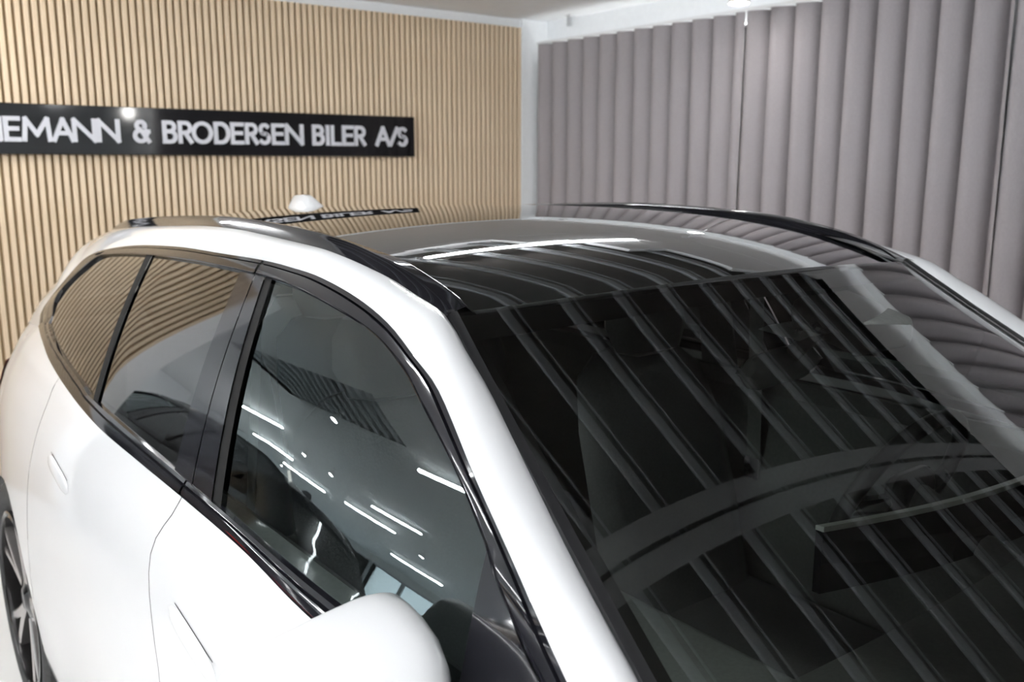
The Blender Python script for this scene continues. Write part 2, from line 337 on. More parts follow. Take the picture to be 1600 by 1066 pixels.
# ------------------------------------------------------------------ the estate car (x from its centre line, y and z in room metres)
CY = 1.45
def P3(p): return (p[0], p[1]-CY, p[2])
C3R = [(-0.742, 3.2, 1.135), (-0.725, 3.25, 1.172), (-0.71, 3.21, 1.21), (-0.7053, 3.03, 1.28), (-0.6751, 2.89, 1.359), (-0.6635, 2.767, 1.396), (-0.659, 2.593, 1.422), (-0.654, 2.353, 1.446), (-0.6485, 2.072, 1.461), (-0.6462, 1.833, 1.465), (-0.6443, 1.619, 1.468), (-0.6457, 1.484, 1.465), (-0.649, 1.379, 1.46), (-0.6588, 1.24, 1.444), (-0.6706, 1.125, 1.421), (-0.6862, 1.026, 1.388), (-0.6983, 0.9514, 1.359), (-0.7282, 0.8349, 1.288), (-0.7466, 0.7462, 1.231), (-0.7586, 0.6808, 1.185), (-0.768, 0.6232, 1.143), (-0.785, 0.5, 1.06), (-0.8, 0.4, 1.005)]
C2R = [(-0.715, 3.54, 1.095), (-0.682, 3.48, 1.180), (-0.631, 3.36, 1.270), (-0.583, 3.23, 1.380), (-0.513, 3.1765, 1.4267), (-0.5601, 2.8345, 1.458), (-0.5919, 2.4984, 1.4823), (-0.6078, 2.2162, 1.499), (-0.6135, 1.9855, 1.5097), (-0.614, 1.803, 1.5120), (-0.614, 1.7223, 1.5100), (-0.614, 1.5492, 1.5045),
       (-0.614, 1.4027, 1.497), (-0.614, 1.2321, 1.4745), (-0.614, 1.1407, 1.4542), (-0.612, 1.0673, 1.4336), (-0.6141, 1.0146, 1.3939), (-0.626, 0.9429, 1.3518), (-0.6499, 0.8252, 1.2753), (-0.6751, 0.7168, 1.2083), (-0.709, 0.584, 1.1403), (-0.748, 0.41, 1.045), (-0.785, 0.22, 0.945)]
C4R = [(-0.735, 2.99, 1.2), (-0.727, 2.985, 1.245), (-0.7094, 2.924, 1.293), (-0.6747, 2.704, 1.385), (-0.6696, 2.556, 1.408), (-0.6674, 2.234, 1.43), (-0.662, 1.911, 1.44), (-0.6607, 1.617, 1.442), (-0.6612, 1.553, 1.441), (-0.6641, 1.446, 1.437), (-0.6724, 1.292, 1.423), (-0.6825, 1.139, 1.403), (-0.6968, 1.035, 1.371), (-0.7079, 0.9832, 1.347), (-0.7299, 0.8717, 1.291), (-0.7503, 0.7822, 1.232), (-0.7589, 0.7529, 1.206), (-0.77, 0.67, 1.138), (-0.782, 0.53, 1.06)]
C5R = [(-0.735, 2.99, 1.2), (-0.762, 2.925, 1.181), (-0.7918, 2.699, 1.159), (-0.8213, 2.295, 1.133), (-0.8278, 2.156, 1.122), (-0.8325, 1.584, 1.111), (-0.8334, 1.382, 1.109), (-0.8302, 1.039, 1.097), (-0.812, 0.78, 1.086), (-0.782, 0.53, 1.06)]
C6R = [(-0.742, 3.20, 1.135), (-0.7816, 2.9231, 1.125), (-0.8084, 2.7067, 1.112), (-0.8312, 2.4171, 1.097), (-0.8443, 2.0914, 1.0815), (-0.8448, 1.7816, 1.0805), (-0.844, 1.5348, 1.082), (-0.8445, 1.2542, 1.0806), (-0.8456, 1.0666, 1.0671), (-0.84, 0.9197, 1.0584), (-0.825, 0.70, 1.038), (-0.800, 0.40, 0.995)]
RTOP = [(-0.500, 3.165, 1.432), (-0.505, 3.02, 1.4670), (-0.5549, 2.3773, 1.508), (-0.5687, 1.9745, 1.525), (-0.569, 1.8292, 1.527), (-0.569, 1.5716, 1.522), (-0.569, 1.4105, 1.509), (-0.569, 1.3093, 1.500), (-0.569, 1.2479, 1.493), (-0.569, 1.2013, 1.483), (-0.569, 1.1247, 1.4607), (-0.569, 1.0839, 1.4391)]
def poly(c, x):
    r = 0.0
    for k in c: r = r*x+k
    return r
PCEN = (0.0095367, -0.0434249, 0.0398045, -0.0230698, -0.0327901, 1.5382367)
PEDG = (0.0295868, -0.0564836, 0.0187254, -0.0347954, -0.0304448, 1.5064767)
def roof_c(Y): return poly(PCEN, Y-2)
def roof_e(Y): return poly(PEDG, Y-2)
def roof_z(x, Y):
    e = 0.556 if Y < 2.0 else 0.556-0.052*((Y-2.0)/1.2)**2
    a, b = roof_c(Y), roof_e(Y)
    return a-(a-b)*(x/e)**2
def taper(Y): return 0.085*max(0, (Y-2.1)/1.2)**2+0.055*max(0, (1.3-Y)/.7)**2
def side_x(z, Y):
    s = (z-1.082)/.386
    return -(0.844-0.200*s+0.015*math.sin(math.pi*min(max(s, 0), 1))-taper(Y))
PROF = ([0.18, 0.24, 0.32, 0.45, 0.60, 0.72, 0.80, 0.86, 0.90, 0.94, 0.98, 1.02, 1.06, 1.082, 1.14], [0.84, 0.885, 0.915, 0.928, 0.932, 0.929, 0.924, 0.917, 0.909, 0.898, 0.885, 0.868, 0.850, 0.840, 0.795])
def body_x(z, Y):
    w = lerp(*PROF, z)
    if Y < 0.45: w -= 0.13*((0.45-Y)/1.4)**2.2
    if Y > 2.3: w -= 0.075*((Y-2.3)/1.2)**2
    if Y > 3.4: w -= 0.35*((Y-3.4)/0.5)**2.2
    if z > 0.3:
        for yw in (2.93, -0.065):
            w += 0.016*math.exp(-((Y-yw)/0.42)**2)*math.exp(-((z-0.62)/0.24)**2)
    return w
WH_R = 0.365; YWR = 2.93; YWF = -0.065; ARCH = 0.380
def sill_z(Y):
    z = 0.21
    for yw in (YWR, YWF):
        d = abs(Y-yw)
        if d < ARCH: z = max(z, 0.355+math.sqrt(ARCH*ARCH-d*d))
    return z
BELT = spline(C6R[::-1], 200)
def belt_z(Y):
    if Y > 3.20: return 1.135-0.10*(Y-3.20)-0.55*max(0, Y-3.45)**2
    if Y < 0.40: return 0.995-0.05*(0.40-Y)-0.10*(0.40-Y)**2
    for a, b in zip(BELT, BELT[1:]):
        if a[1] <= Y <= b[1]: return a[2]+(b[2]-a[2])*(Y-a[1])/max(1e-6, b[1]-a[1])
    return 1.0
def belt_x(Y):
    if Y > 3.20: return 0.742-0.08*(Y-3.20)-0.10*max(0, Y-3.54)
    if Y < 0.40: return 0.800-0.13*((0.40-Y)/1.4)**2.2
    for a, b in zip(BELT, BELT[1:]):
        if a[1] <= Y <= b[1]: return -(a[0]+(b[0]-a[0])*(Y-a[1])/max(1e-6, b[1]-a[1]))
    return 0.79
def body_pt(Y, t):
    """t: 0 at the belt, 1 at the sill or the wheel arch"""
    zt, zb = belt_z(Y), sill_z(Y); z = zt+(zb-zt)*t
    w = body_x(z, Y); e = belt_x(Y)-body_x(zt, Y)
    return (-(w+e*math.exp(-(zt-z)/(0.05 if Y < 3.0 else 0.05+0.05*min(1, (Y-3.0)/0.3)))), Y, z)

def make_car(name, label, cat, paint, loc, rz, interior=True, group=None, lit=False):
    car = empty(name, loc, rz); tag(car, label, cat, group)
    P = M[paint]
    def part(nm, me, m, parent=car, smooth=True, lab=None):
        o = link(nm, me, m, parent, smooth)
        if smooth: me.set_sharp_from_angle(angle=math.radians(38))
        if lab: o['label'] = lab
        return o
    def strip(rows, sg): return recalc(grid_me([[P3((p[0]*sg, p[1], p[2])) for p in r] for r in rows]))
    def orient(me, out):
        """face normals of an open sheet towards out (a vector in car space)"""
        s = sum((p.normal.dot(out)*p.area for p in me.polygons))
        if s < 0:
            me.flip_normals()
        return me
    for sg in (1, -1):
        SIDE = Vector((-sg, 0, 0.25))
        # --- white frame between the roof rail / windscreen and the window trim
        def seg(curve, brk, ns):
            out = []
            for (a, b), nn in zip(zip(brk, brk[1:]), ns):
                q = spline(curve, 400)
                ia = min(range(400), key=lambda i: math.dist(q[i], curve[a])); ib = min(range(400), key=lambda i: math.dist(q[i], curve[b]))
                for k in range(nn):
                    u = ia+(ib-ia)*k/nn; i = int(u); f = u-i; out.append(tuple(x+(y-x)*f for x, y in zip(q[i], q[min(399, i+1)])))
            out.append(curve[brk[-1]]); return out
        NS = (16, 22, 22, 30)
        a = seg(C2R, (0, 4, 11, 15, 22), NS); b = seg(C3R, (0, 4, 10, 15, 22), NS)
        rows = []
        for k in range(9):
            t = k/8; r = []
            for i, (p, q) in enumerate(zip(a, b)):
                v = Vector(p)*(1-t)+Vector(q)*t; tan = Vector(a[min(i+1, len(a)-1)])-Vector(a[max(0, i-1)])
                nrm = tan.cross(Vector(q)-Vector(p)).normalized()
                if nrm.z < 0 or (abs(nrm.z) < 0.05 and nrm.x > 0): nrm = -nrm
                w = (Vector(q)-Vector(p)).length
                r.append(tuple(v+nrm*(min(1.0, i/14)*min(0.016, w*0.17)*(4*t*(1-t))**0.9)))
            rows.append(r)
        # turned-in flanges so the sheet has depth
        rows = [[(p[0]+0.006, p[1], p[2]-0.012) for p in rows[0]]]+rows+[[(p[0]+0.012, p[1], p[2]) for p in rows[-1]]]
        part('side_frame', orient(strip(rows, sg), SIDE), P)
        # --- black upper trim, two pieces
        t3 = spline(C3R, 300); t4 = spline(C4R, 300)
        def cut(c, y0, y1, lowz=None):
            return [p for p in c if y1 <= p[1] <= y0]
        def upper_trim(ya, yb, n):
            # pair by y along the top, by arc length otherwise
            q3 = spline(cut(t3, ya, yb), n); q4 = spline(cut(t4, ya, yb), n); rows = []
            for t, off in ((0, -0.006), (0.01, 0.001), (0.22, 0.001), (0.27, -0.002), (0.31, 0.004), (0.60, 0.0045), (0.86, 0.004), (0.90, 0.0055), (0.97, 0.0045), (1.0, -0.008)):
                rows.append([(p[0]+(q[0]-p[0])*t-off, p[1]+(q[1]-p[1])*t, p[2]+(q[2]-p[2])*t+off*0.4) for p, q in zip(q3, q4)])
            return orient(strip(rows, sg), SIDE)
        part('window_trim', upper_trim(1.617, 0.40, 70), M['gloss_black'])
        part('window_trim', upper_trim(3.35, 1.621, 60), M['gloss_black'])
        t5 = spline(C5R, 300); t6 = spline(C6R, 300)
        def lower_trim(ya, yb, n):
            q3 = spline(cut(t6, ya, yb), n); q4 = spline(cut(t5, ya, yb), n); rows = []
            for t, off in ((0, -0.008), (0, 0.002), (0.08, 0.0065), (0.35, 0.0075), (0.62, 0.0065), (0.66, 0.002), (0.72, 0.002), (0.76, 0.005), (0.95, 0.004), (1.0, -0.006)):
                rows.append([(p[0]+(q[0]-p[0])*t-off, p[1]+(q[1]-p[1])*t, p[2]+(q[2]-p[2])*t+off*0.3) for p, q in zip(q3, q4)])
            return orient(strip(rows, sg), SIDE)
        part('belt_trim', lower_trim(1.533, 0.42, 50), M['gloss_black'])
        part('belt_trim', lower_trim(3.35, 1.537, 60), M['gloss_black'])
        # --- side glazing: columns between points of the lower and the upper edge
        def at_y(c, y):
            for p, q in zip(c, c[1:]):
                lo, hi = min(p[1], q[1]), max(p[1], q[1])
                if lo <= y <= hi and hi > lo: t = (y-p[1])/(q[1]-p[1]); return tuple(u+(v-u)*t for u, v in zip(p, q))
            return c[-1]
        def pane(y5a, y5b, y4a, y4b, inset, n=26, m=12, ext=0.01):
            q5 = [at_y(t5, y5a+(y5b-y5a)*i/(n-1)) for i in range(n)]; q4 = [at_y(t4, y4a+(y4b-y4a)*i/(n-1)) for i in range(n)]
            rows = []
            for k in range(m+1):
                t = k/m; r = []
                for p, q in zip(q5, q4):
                    y = p[1]+(q[1]-p[1])*t; z = p[2]-ext+(q[2]-p[2]+1.6*ext)*t
                    r.append((side_x(z, y)+inset, y, z))
                rows.append(r)
            return orient(strip(rows, sg), SIDE)
        part('front_window', pane(1.385, 0.728, 1.553, 0.760, 0.006, 40), M['front_glass'])
        part('rear_window', pane(1.595, 2.150, 1.684, 2.229, 0.004), M['privacy_glass'])
        part('quarter_window', pane(2.175, 2.925, 2.258, 2.971, 0.004), M['privacy_glass'])
        part('window_divider', pane(2.143, 2.182, 2.222, 2.264, 0.0, 3), M['seal'])
        part('pillar_cover', pane(1.415, 1.506, 1.578, 1.618, -0.002, 4), M['gloss_black'])
        part('pillar_cover', pane(1.510, 1.600, 1.622, 1.689, -0.002, 4), M['gloss_black'])
        part('window_seal', pane(1.380, 1.417, 1.550, 1.580, 0.001, 3), M['seal'])
        part('mirror_sail', pane(0.748, 0.535, 0.775, 0.54, -0.003, 14), M['gloss_black'])
        # --- roof rail
        lo = spline(C2R[4:16], 60); tp = spline(RTOP, 60); rows = []
        for t, dx, dz in ((0, 0.004, -0.010), (0, 0.001, 0.0), (0.20, 0.0, 0.009), (0.40, 0.0, 0.0145), (0.44, 0.0, 0.0145), (0.62, 0.0, 0.009), (0.93, 0.0, 0.003), (0.98, 0.0, 0.001), (1.0, 0.002, -0.004), (1.02, 0.006, -0.022)):
            r = []
            for i, (p, q) in enumerate(zip(lo, tp)):
                u = i/59; s = min(1, (1-u)*7, u*6+0.15)
                r.append((p[0]+(q[0]-p[0])*t+dx, p[1]+(q[1]-p[1])*t, p[2]+(q[2]-p[2])*t+dz*s))
            rows.append(r)
        part('roof_rail', orient(strip(rows, sg), Vector((0, 0, 1))), M['gloss_black'])
        # --- painted side panels with real gaps between them
        def panel(y0, y1, n=30, m=26, seam0=None, seam1=None):
            ys = [y0+(y1-y0)*i/n for i in range(n+1)]
            for yw in (YWR, YWF):
                for e in (yw-ARCH, yw+ARCH):
                    if y0 < e < y1: ys += [e-0.0005, e+0.0005, e+0.006*(1 if e < yw else -1), e+0.02*(1 if e < yw else -1)]
            ys = sorted(ys); rows = []
            for k in range(m+1):
                t = (k/m)**1.25; r = []
                for y in ys:
                    u = (y-y0)/(y1-y0); p = body_pt(y, t); sh = 0
                    if seam0: sh += seam0(p[2])*(1-u)**3
                    if seam1: sh += seam1(p[2])*u**3
                    q = body_pt(y+sh, t) if sh else p
                    r.append(q)
                rows.append(r)
            rows.append([(p[0]+0.03, p[1], p[2]+0.004) for p in rows[-1]])
            return orient(strip(rows, sg), Vector((-sg, 0, 0.1)))
        G = 0.0016
        seamB = lambda z: lerp([0.2, 0.6, 0.8, 0.87, 0.95, 1.0, 1.05, 1.09], [-0.10, -0.10, -0.07, -0.02, 0.05, 0.055, 0.02, 0.0], z)
        part('front_fender', panel(-0.86, 0.42-G), P)
        fd = part('front_door', panel(0.42+G, 1.535-G, seam1=seamB), P)
        rd = part('rear_door', panel(1.535+G, 2.55-G, seam0=seamB), P)
        part('quarter_panel', panel(2.55+G, 3.86, 44), P)
        inner = [[(p[0]+0.018, p[1], p[2]) for p in (body_pt(y, t) for y in [0.0+2.6*i/30 for i in range(31)])] for t in (0.03, 0.2, 0.4, 0.7, 0.97)]
        part('door_inner_shell', strip(inner, sg), M['satin_black'])
        # --- flush handles
        def handle(yc, zc, parent):
            rows = []
            for i in range(17):
                u = -1+2*i/16; y = yc+u*0.115; hh = 0.015*(1-abs(u)**3)**0.5+0.0015; pr = 0.004*(1-abs(u)**4)
                row = []
                for k in range(9):
                    v = -1+2*k/8; z = zc+v*hh+0.012*u
                    row.append((-(body_x(z, y)+max(0, belt_x(y)-body_x(belt_z(y), y))*0.0+pr*(1-v*v)**0.5+0.001), y, z))
                rows.append(row)
            part('handle', orient(strip(rows, sg), Vector((-sg, 0, 0))), P, parent)
            slit = [[(-(body_x(z, y)+0.0022), y, z) for z in (zc+0.012*u+0.0180, zc+0.012*u+0.0198)] for u in [-0.8+1.6*i/10 for i in range(11)] for y in [yc+u*0.115]]
            part('handle_gap', strip(slit, sg), M['satin_black'], parent)
        handle(1.345, 0.915, fd); handle(2.27, 0.935, rd)
        # --- door mirror
        mc = Vector((-0.930, 0.77, 1.085)); rows = []
        NA = 36
        for s, yy, sc in ((0, 0.075, 0.90), (0.1, 0.078, 0.97), (0.2, 0.070, 1.0), (0.35, 0.045, 0.995), (0.5, 0.015, 0.97), (0.65, -0.018, 0.91), (0.78, -0.048, 0.81), (0.88, -0.070, 0.66), (0.95, -0.085, 0.45), (1.0, -0.092, 0.18)):
            r = []
            for k in range(NA):
                a = 2*math.pi*k/NA; ca, sa = math.cos(a), math.sin(a)
                ex = 0.5
                x = 0.122*sc*math.copysign(abs(ca)**ex, ca); z = 0.086*sc*math.copysign(abs(sa)**ex, sa)
                z *= 1.0+0.10*(x/0.122) if z > 0 else 1.0-0.12*(x/0.122)
                r.append((mc.x+x, mc.y+yy+0.10*x, mc.z+z+0.02*x))
            rows.append(r)
        mh = part('door_mirror', recalc(grid_me([[P3((p[0]*sg, p[1], p[2])) for p in r] for r in rows], close_u=True, caps=True)), P)
        part('mirror_glass', recalc(mesh([P3(((mc.x+(p[0]-mc.x)*0.93)*sg, p[1]+0.004, mc.z+(p[2]-mc.z)*0.93)) for p in rows[0]], [tuple(range(NA))])), M['mirror_silver'], mh, False)
        ft = [[P3((sg*(-0.765-0.075*i/4+0), 0.77+0.030*math.cos(a), 1.055+0.010*i/4+0.020*math.sin(a))) for a in [2*math.pi*k/12 for k in range(12)]] for i in range(5)]
        part('mirror_foot', recalc(grid_me(ft, close_u=True, caps=True)), M['gloss_black'], mh)
        # --- wheels
        for yw in (YWR, YWF):
            xo = -(0.915 if yw == YWR else 0.905)*sg
            ax = Vector((xo, yw-CY, WH_R)); o = -sg
            def ring(prof, nseg=56):
                return recalc(grid_me([[(ax.x+o*dx, ax.y+r*math.cos(2*math.pi*k/nseg), ax.z+r*math.sin(2*math.pi*k/nseg)) for k in range(nseg)] for r, dx in prof], close_u=True))
            wh = part('wheel', ring(((0.255, -0.20), (0.258, -0.02), (0.266, -0.006), (0.268, 0.0), (0.262, 0.002), (0.256, -0.006), (0.250, 0.0), (0.246, -0.20))), M['alloy_dark'])
            part('tyre', ring(((0.262, -0.21), (0.30, -0.225), (0.345, -0.222), (0.362, -0.20), (0.3645, -0.11), (0.363, -0.03), (0.352, -0.008), (0.33, 0.002), (0.305, 0.003), (0.285, -0.004), (0.266, -0.012))), M['rubber'], wh)
            part('brake_disc', ring(((0.06, -0.10), (0.175, -0.10), (0.175, -0.12), (0.06, -0.12))), M['alloy_bright'], wh)
            part('hub', ring(((0.0005, -0.010), (0.030, -0.010), (0.038, -0.016), (0.075, -0.024), (0.080, -0.06))), M['alloy_dark'], wh)
            for q in range(5):
                for dlt, mm in ((-0.16, 'alloy_bright'), (0.16, 'alloy_bright')):
                    a0 = 2*math.pi*q/5+0.5; pts = []
                    for i in range(5):
                        t = i/4; rr = 0.06+0.20*t; ang = a0+dlt*(0.25+0.95*t); wd = 0.017-0.004*t
                        pts.append((rr, ang, wd, -0.020+0.012*t))
                    rws = []
                    for rr, ang, wd, dx in pts:
                        c, s = math.cos(ang), math.sin(ang)
                        row = []
                        for e, d in ((-1, -0.045), (-1, 0.0), (-0.6, 0.003), (0.6, 0.003), (1, 0.0), (1, -0.045)):
                            row.append((ax.x+o*(dx+d), ax.y+rr*c-e*wd*s, ax.z+rr*s+e*wd*c))
                        rws.append(row)
                    part('spoke', recalc(grid_me(rws)), M[mm], wh, False)
            liner = [[(ax.x-o*dx, ax.y+(ARCH+0.004)*math.cos(a), 0.355+(ARCH+0.004)*math.sin(a)) for a in [math.pi*k/24 for k in range(25)]] for dx in (-0.0, 0.28)]
            part('arch_liner', recalc(grid_me(liner)), M['satin_black'])
        # --- lamps
        tl = []
        for k in range(5):
            z = 0.985-0.125*k/4
            tl.append([(-(body_x(z, y)+0.004+(belt_x(y)-body_x(belt_z(y), y))*math.exp(-(belt_z(y)-z)/0.05)), y, z) for y in [3.48+0.38*i/10 for i in range(11)]])
        part('tail_lamp', orient(strip(tl, sg), Vector((-sg, 0.4, 0))), M['lamp_red_lit' if lit else 'tail_red'])
        hl = [[(-(body_x(z, y)+0.004), y, z) for y in [-0.86+0.20*i/8 for i in range(9)]] for z in (0.80, 0.77, 0.74, 0.71)]
        part('headlamp', orient(strip(hl, sg), Vector((-sg, -0.4, 0))), M['headlamp'])

    # --- roof glass
    rows = []
    for k in range(61):
        v = k/60; r = []
        for j in range(33):
            u = -1+2*j/32; y0 = 1.0+0.080*u*u; y1 = 3.17
            y = y0+(y1-y0)*v; e = 0.556 if y < 2.0 else 0.556-0.052*((y-2.0)/1.2)**2
            x = u*e
            r.append(P3((x, y, roof_z(x, y))))
        rows.append(r)
    rp = part('roof_panel', orient(recalc(grid_me(rows)), Vector((0, 0, 1))), M['roof_glass'], lab='black panoramic glass roof')
    hd = [rows[0], [(p[0], p[1]-0.004, p[2]-0.001) for p in rows[0]], [(p[0], p[1]-0.009, p[2]-0.0035) for p in rows[0]], [(p[0], p[1]-0.010, p[2]-0.012) for p in rows[0]]]
    part('header_seal', orient(recalc(grid_me([[(p[0], p[1], p[2]+0.0025) for p in hd[0]]]+[[(p[0], p[1], p[2]+0.002) for p in q] for q in hd[1:]])), Vector((0, -0.3, 1))), M['satin_black'], rp)
    sp = [[P3((u*(0.505+0.012*t), 3.17+0.15*t-0.03*u*u*t, roof_z(u*0.5, 3.17)-0.028*t-0.035*t*t)) for u in [-1+2*j/16 for j in range(17)]] for t in (0, 0.33, 0.66, 1.0)]
    sp.append([(p[0], p[1]-0.015, p[2]-0.02) for p in sp[-1]])
    part('roof_spoiler', orient(recalc(grid_me(sp)), Vector((0, 0, 1))), M['gloss_black'])
    # shark fin aerial
    fr = []
    for i in range(13):
        t = i/12; y = 2.70+0.22*t; hgt = 0.048*math.sin(min(1, t*1.9)*math.pi/2)*(1 if t < 0.8 else (1-((t-0.8)/0.2)**2*0.85)); wd = 0.040*math.sin(math.pi*(0.12+0.82*t))**0.6
        fr.append([P3((wd*(1-abs(s)**1.5*0.0)*(-1 if k < 4 else 1)*(1-zz**1.6*0.78), y, roof_z(0, y)-0.006+hgt*zz)) for k, (s, zz) in enumerate([(-1, 0), (-1, .35), (-1, .7), (-1, 1.0), (1, 1.0), (1, .7), (1, .35), (1, 0)])])
    part('aerial_fin', recalc(grid_me(fr, caps=True)), P, rp)
    # --- windscreen
    ed = [(-(0.01692*y*y-0.2395*y+0.8396)+0.012, y, 0.08039*y*y+0.46267*y+0.84021) for y in [1.078-0.858*i/39 for i in range(40)]]
    def screen(k0, k1, lift=0.0, us=None):
        rows = []
        for i in range(k0, k1+1):
            s = i/39; p = ed[i]; by = 0.078+0.11*s; bz = 0.024*(1-s)+0.036*s
            rows.append([P3((u*-p[0], p[1]-by*(1-u*u), p[2]+lift+bz*(1-u*u)+0.010*math.sin(math.pi*s)*(1-u*u))) for u in (us or [-1+2*j/40 for j in range(41)])])
        return orient(recalc(grid_me(rows)), Vector((0, -0.5, 1)))
    ws = part('windscreen', screen(0, 39), M['screen_glass'])
    part('frit_band', screen(33, 39, -0.006), M['frit'], ws); part('frit_band', screen(0, 2, -0.006), M['frit'], ws)
    for us in ([-1, -0.985, -0.97], [0.97, 0.985, 1]): part('frit_band', screen(0, 39, -0.005, us), M['frit'], ws)
    for sg in (1, -1):
        sr = [[(sg*(p[0]+dx), p[1], p[2]+dz) for p in ed] for dx, dz in ((-0.017, -0.003), (-0.013, 0.006), (-0.005, 0.0065), (0.004, 0.004), (0.006, -0.001))]
        part('screen_seal', orient(recalc(grid_me([[P3(p) for p in r] for r in sr])), Vector((0, -0.5, 1))), M['satin_black'], ws)
    # --- bonnet, front, rear
    def hood_pt(u, t):
        y0 = 0.22-0.20*(1-u*u); y = y0+(-0.90+0.12*u*u-y0)*t
        w = max(0.3, belt_x(y)-0.004)
        return P3((u*w, y, belt_z(y)-0.01+0.055*(1-u*u)*(1-0.3*t)-0.09*t**3))
    part('bonnet', orient(recalc(grid_me([[hood_pt(-1+2*j/24, i/20) for j in range(25)] for i in range(21)])), Vector((0, 0, 1))), P)
    fb = []
    for t, z in ((0, 0.84), (0.1, 0.80), (0.3, 0.70), (0.5, 0.58), (0.7, 0.45), (0.85, 0.32), (1, 0.20)):
        fb.append([P3((u*body_x(z, -0.86)*1.0, -0.86-0.13*(1-u*u)-0.03*math.sin(math.pi*t), z)) for u in [-1+2*j/24 for j in range(25)]])
    fbm = part('front_bumper', orient(recalc(grid_me(fb)), Vector((0, -1, 0))), P)
    for s in (-1, 1):
        part('grille', box_me(s*0.23-0.17, s*0.23+0.17, -1.006-CY, -0.93-CY, 0.56, 0.76, 0.03), M['gloss_black'], fbm)
    rw = spline(C2R[0:5], 14); rear = []
    for p in rw[::-1]:
        rear.append([P3((-u*p[0], p[1]+0.10*(1-u*u), p[2])) for u in [-1+2*j/20 for j in range(21)]])
    part('tailgate_window', orient(recalc(grid_me(rear)), Vector((0, 1, 0.3))), M['privacy_glass'])
    tg = []
    for z, yo in ((1.105, 3.54), (1.04, 3.62), (0.97, 3.70), (0.90, 3.80), (0.80, 3.84), (0.66, 3.85), (0.55, 3.86), (0.40, 3.87), (0.25, 3.84)):
        w = 0.712 if z > 1.0 else (0.70 if z > 0.9 else body_x(z, 3.86))
        tg.append([P3((u*w, yo+0.09*(1-u*u), z)) for u in [-1+2*j/20 for j in range(21)]])
    part('tailgate', orient(recalc(grid_me(tg)), Vector((0, 1, 0))), P)
    part('underbody', box_me(-0.80, 0.80, -0.70-CY, 3.7-CY, 0.20, 0.26), M['satin_black'], smooth=False)
    if lit:
        part('light_bar', box_me(-0.62, 0.62, 3.90-CY, 3.945-CY, 0.89, 0.92, 0.01), M['lamp_red_lit'])
    if not interior: return car

    # --- cabin
    part('cabin_floor', box_me(-0.74, 0.74, 0.1-CY, 3.5-CY, 0.27, 0.33), M['cabin_dark'], smooth=False)
    part('bulkhead', box_me(-0.72, 0.72, 0.12-CY, 0.20-CY, 0.30, 0.90), M['cabin_dark'], smooth=False)
    # roof lining follows the glass
    hl = [[P3((u*0.56, y, roof_z(u*0.5, max(1.12, y))-0.05)) for u in [-1+2*j/12 for j in range(13)]] for y in [1.10+2.0*i/16 for i in range(17)]]
    part('headliner', recalc(grid_me(hl)), M['headliner'])
    # dashboard: a swept top pad with a hood over the instruments
    dr = []
    for y, z in ((0.16, 0.895), (0.30, 0.935), (0.48, 0.965), (0.60, 0.972), (0.68, 0.965), (0.72, 0.945), (0.735, 0.91), (0.72, 0.86), (0.70, 0.78), (0.66, 0.62)):
        dr.append([P3((x, y-0.05*(1-(x/0.74)**2)+0.0, z+0.010*math.cos(x*2.0))) for x in [-0.74+1.48*j/30 for j in range(31)]])
    da = part('dashboard', orient(recalc(grid_me(dr)), Vector((0, 0.3, 1))), M['cabin_dark'])
    A0, A1 = Vector((-0.03, 0.845)), Vector((0.52, 0.750))
    def along(t): v = A0.lerp(A1, t); return v.x, v.y-0.02*math.sin(math.pi*t)
    dp = [[P3((along(i/12)[0], along(i/12)[1]-dy, z)) for dy, z in ((0, 0.935), (0, 1.044), (0.014, 1.044), (0.014, 0.935))] for i in range(13)]
    cd = part('curved_display', recalc(grid_me(dp, close_u=True, caps=True)), M['gloss_black'], da)
    st = [[P3((along(i/12)[0], along(i/12)[1]-dy+0.001, z)) for dy, z in ((0, 1.0445), (0, 1.052), (0.016, 1.054), (0.016, 1.0445))] for i in range(13)]
    part('edge_glint', recalc(grid_me(st, close_u=True, caps=True)), M['glint_paint'], da, lab='pale painted glint along the curved display edge')
    # steering wheel
    C = Vector((0.37, 0.93-CY, 1.0)); tl = math.radians(24); pth = []
    for k in range(41):
        a = 2*math.pi*k/40; pth.append((C.x+0.185*math.cos(a), C.y+0.178*math.sin(a)*math.sin(tl)*-1, C.z+0.178*math.sin(a)*math.cos(tl)))
    sw = part('steering_wheel', tube_me(pth, 0.017, 10, False), M['leather'])
    part('steering_hub', box_me(C.x-0.075, C.x+0.075, C.y-0.05, C.y+0.0, C.z-0.07, C.z+0.05, 0.03, 3), M['leather'], sw)
    for s in (-1, 1): part('spoke', tube_me([(C.x+s*0.06, C.y-0.02, C.z-0.005), (C.x+s*0.12, C.y-0.012, C.z+0.0), (C.x+s*0.178, C.y, C.z+0.005)], 0.014, 8, True, 1.4), M['chrome'], sw)
    part('column', tube_me([(C.x, C.y-0.02, C.z-0.01), (C.x, C.y-0.22, C.z-0.10)], 0.045, 12), M['cabin_dark'], sw)
    # seats
    def seat(xc, yb, nm, w=0.25):
        def pad(prof, ww, cy, dpt):
            rws = []
            for (y, z, k) in prof:
                rws.append([P3((xc+u*ww*k, y-dpt*(1-abs(u)**4)**0.5*k, z)) for u in [-1+2*j/12 for j in range(13)]]+[P3((xc+u*ww*k, y+dpt*0.8*(1-abs(u)**4)**0.5*k, z)) for u in [1-2*j/12 for j in range(1, 12)]])
            return recalc(grid_me(rws, close_u=True, caps=True))
        so = part(nm, pad([(yb-0.08, 0.50, .8), (yb-0.06, 0.56, 1.0), (yb, 0.80, 1.0), (yb+0.06, 1.0, 0.98), (yb+0.105, 1.12, 0.86), (yb+0.12, 1.17, 0.6), (yb+0.122, 1.185, 0.3)], w, yb, 0.075), M['leather'])
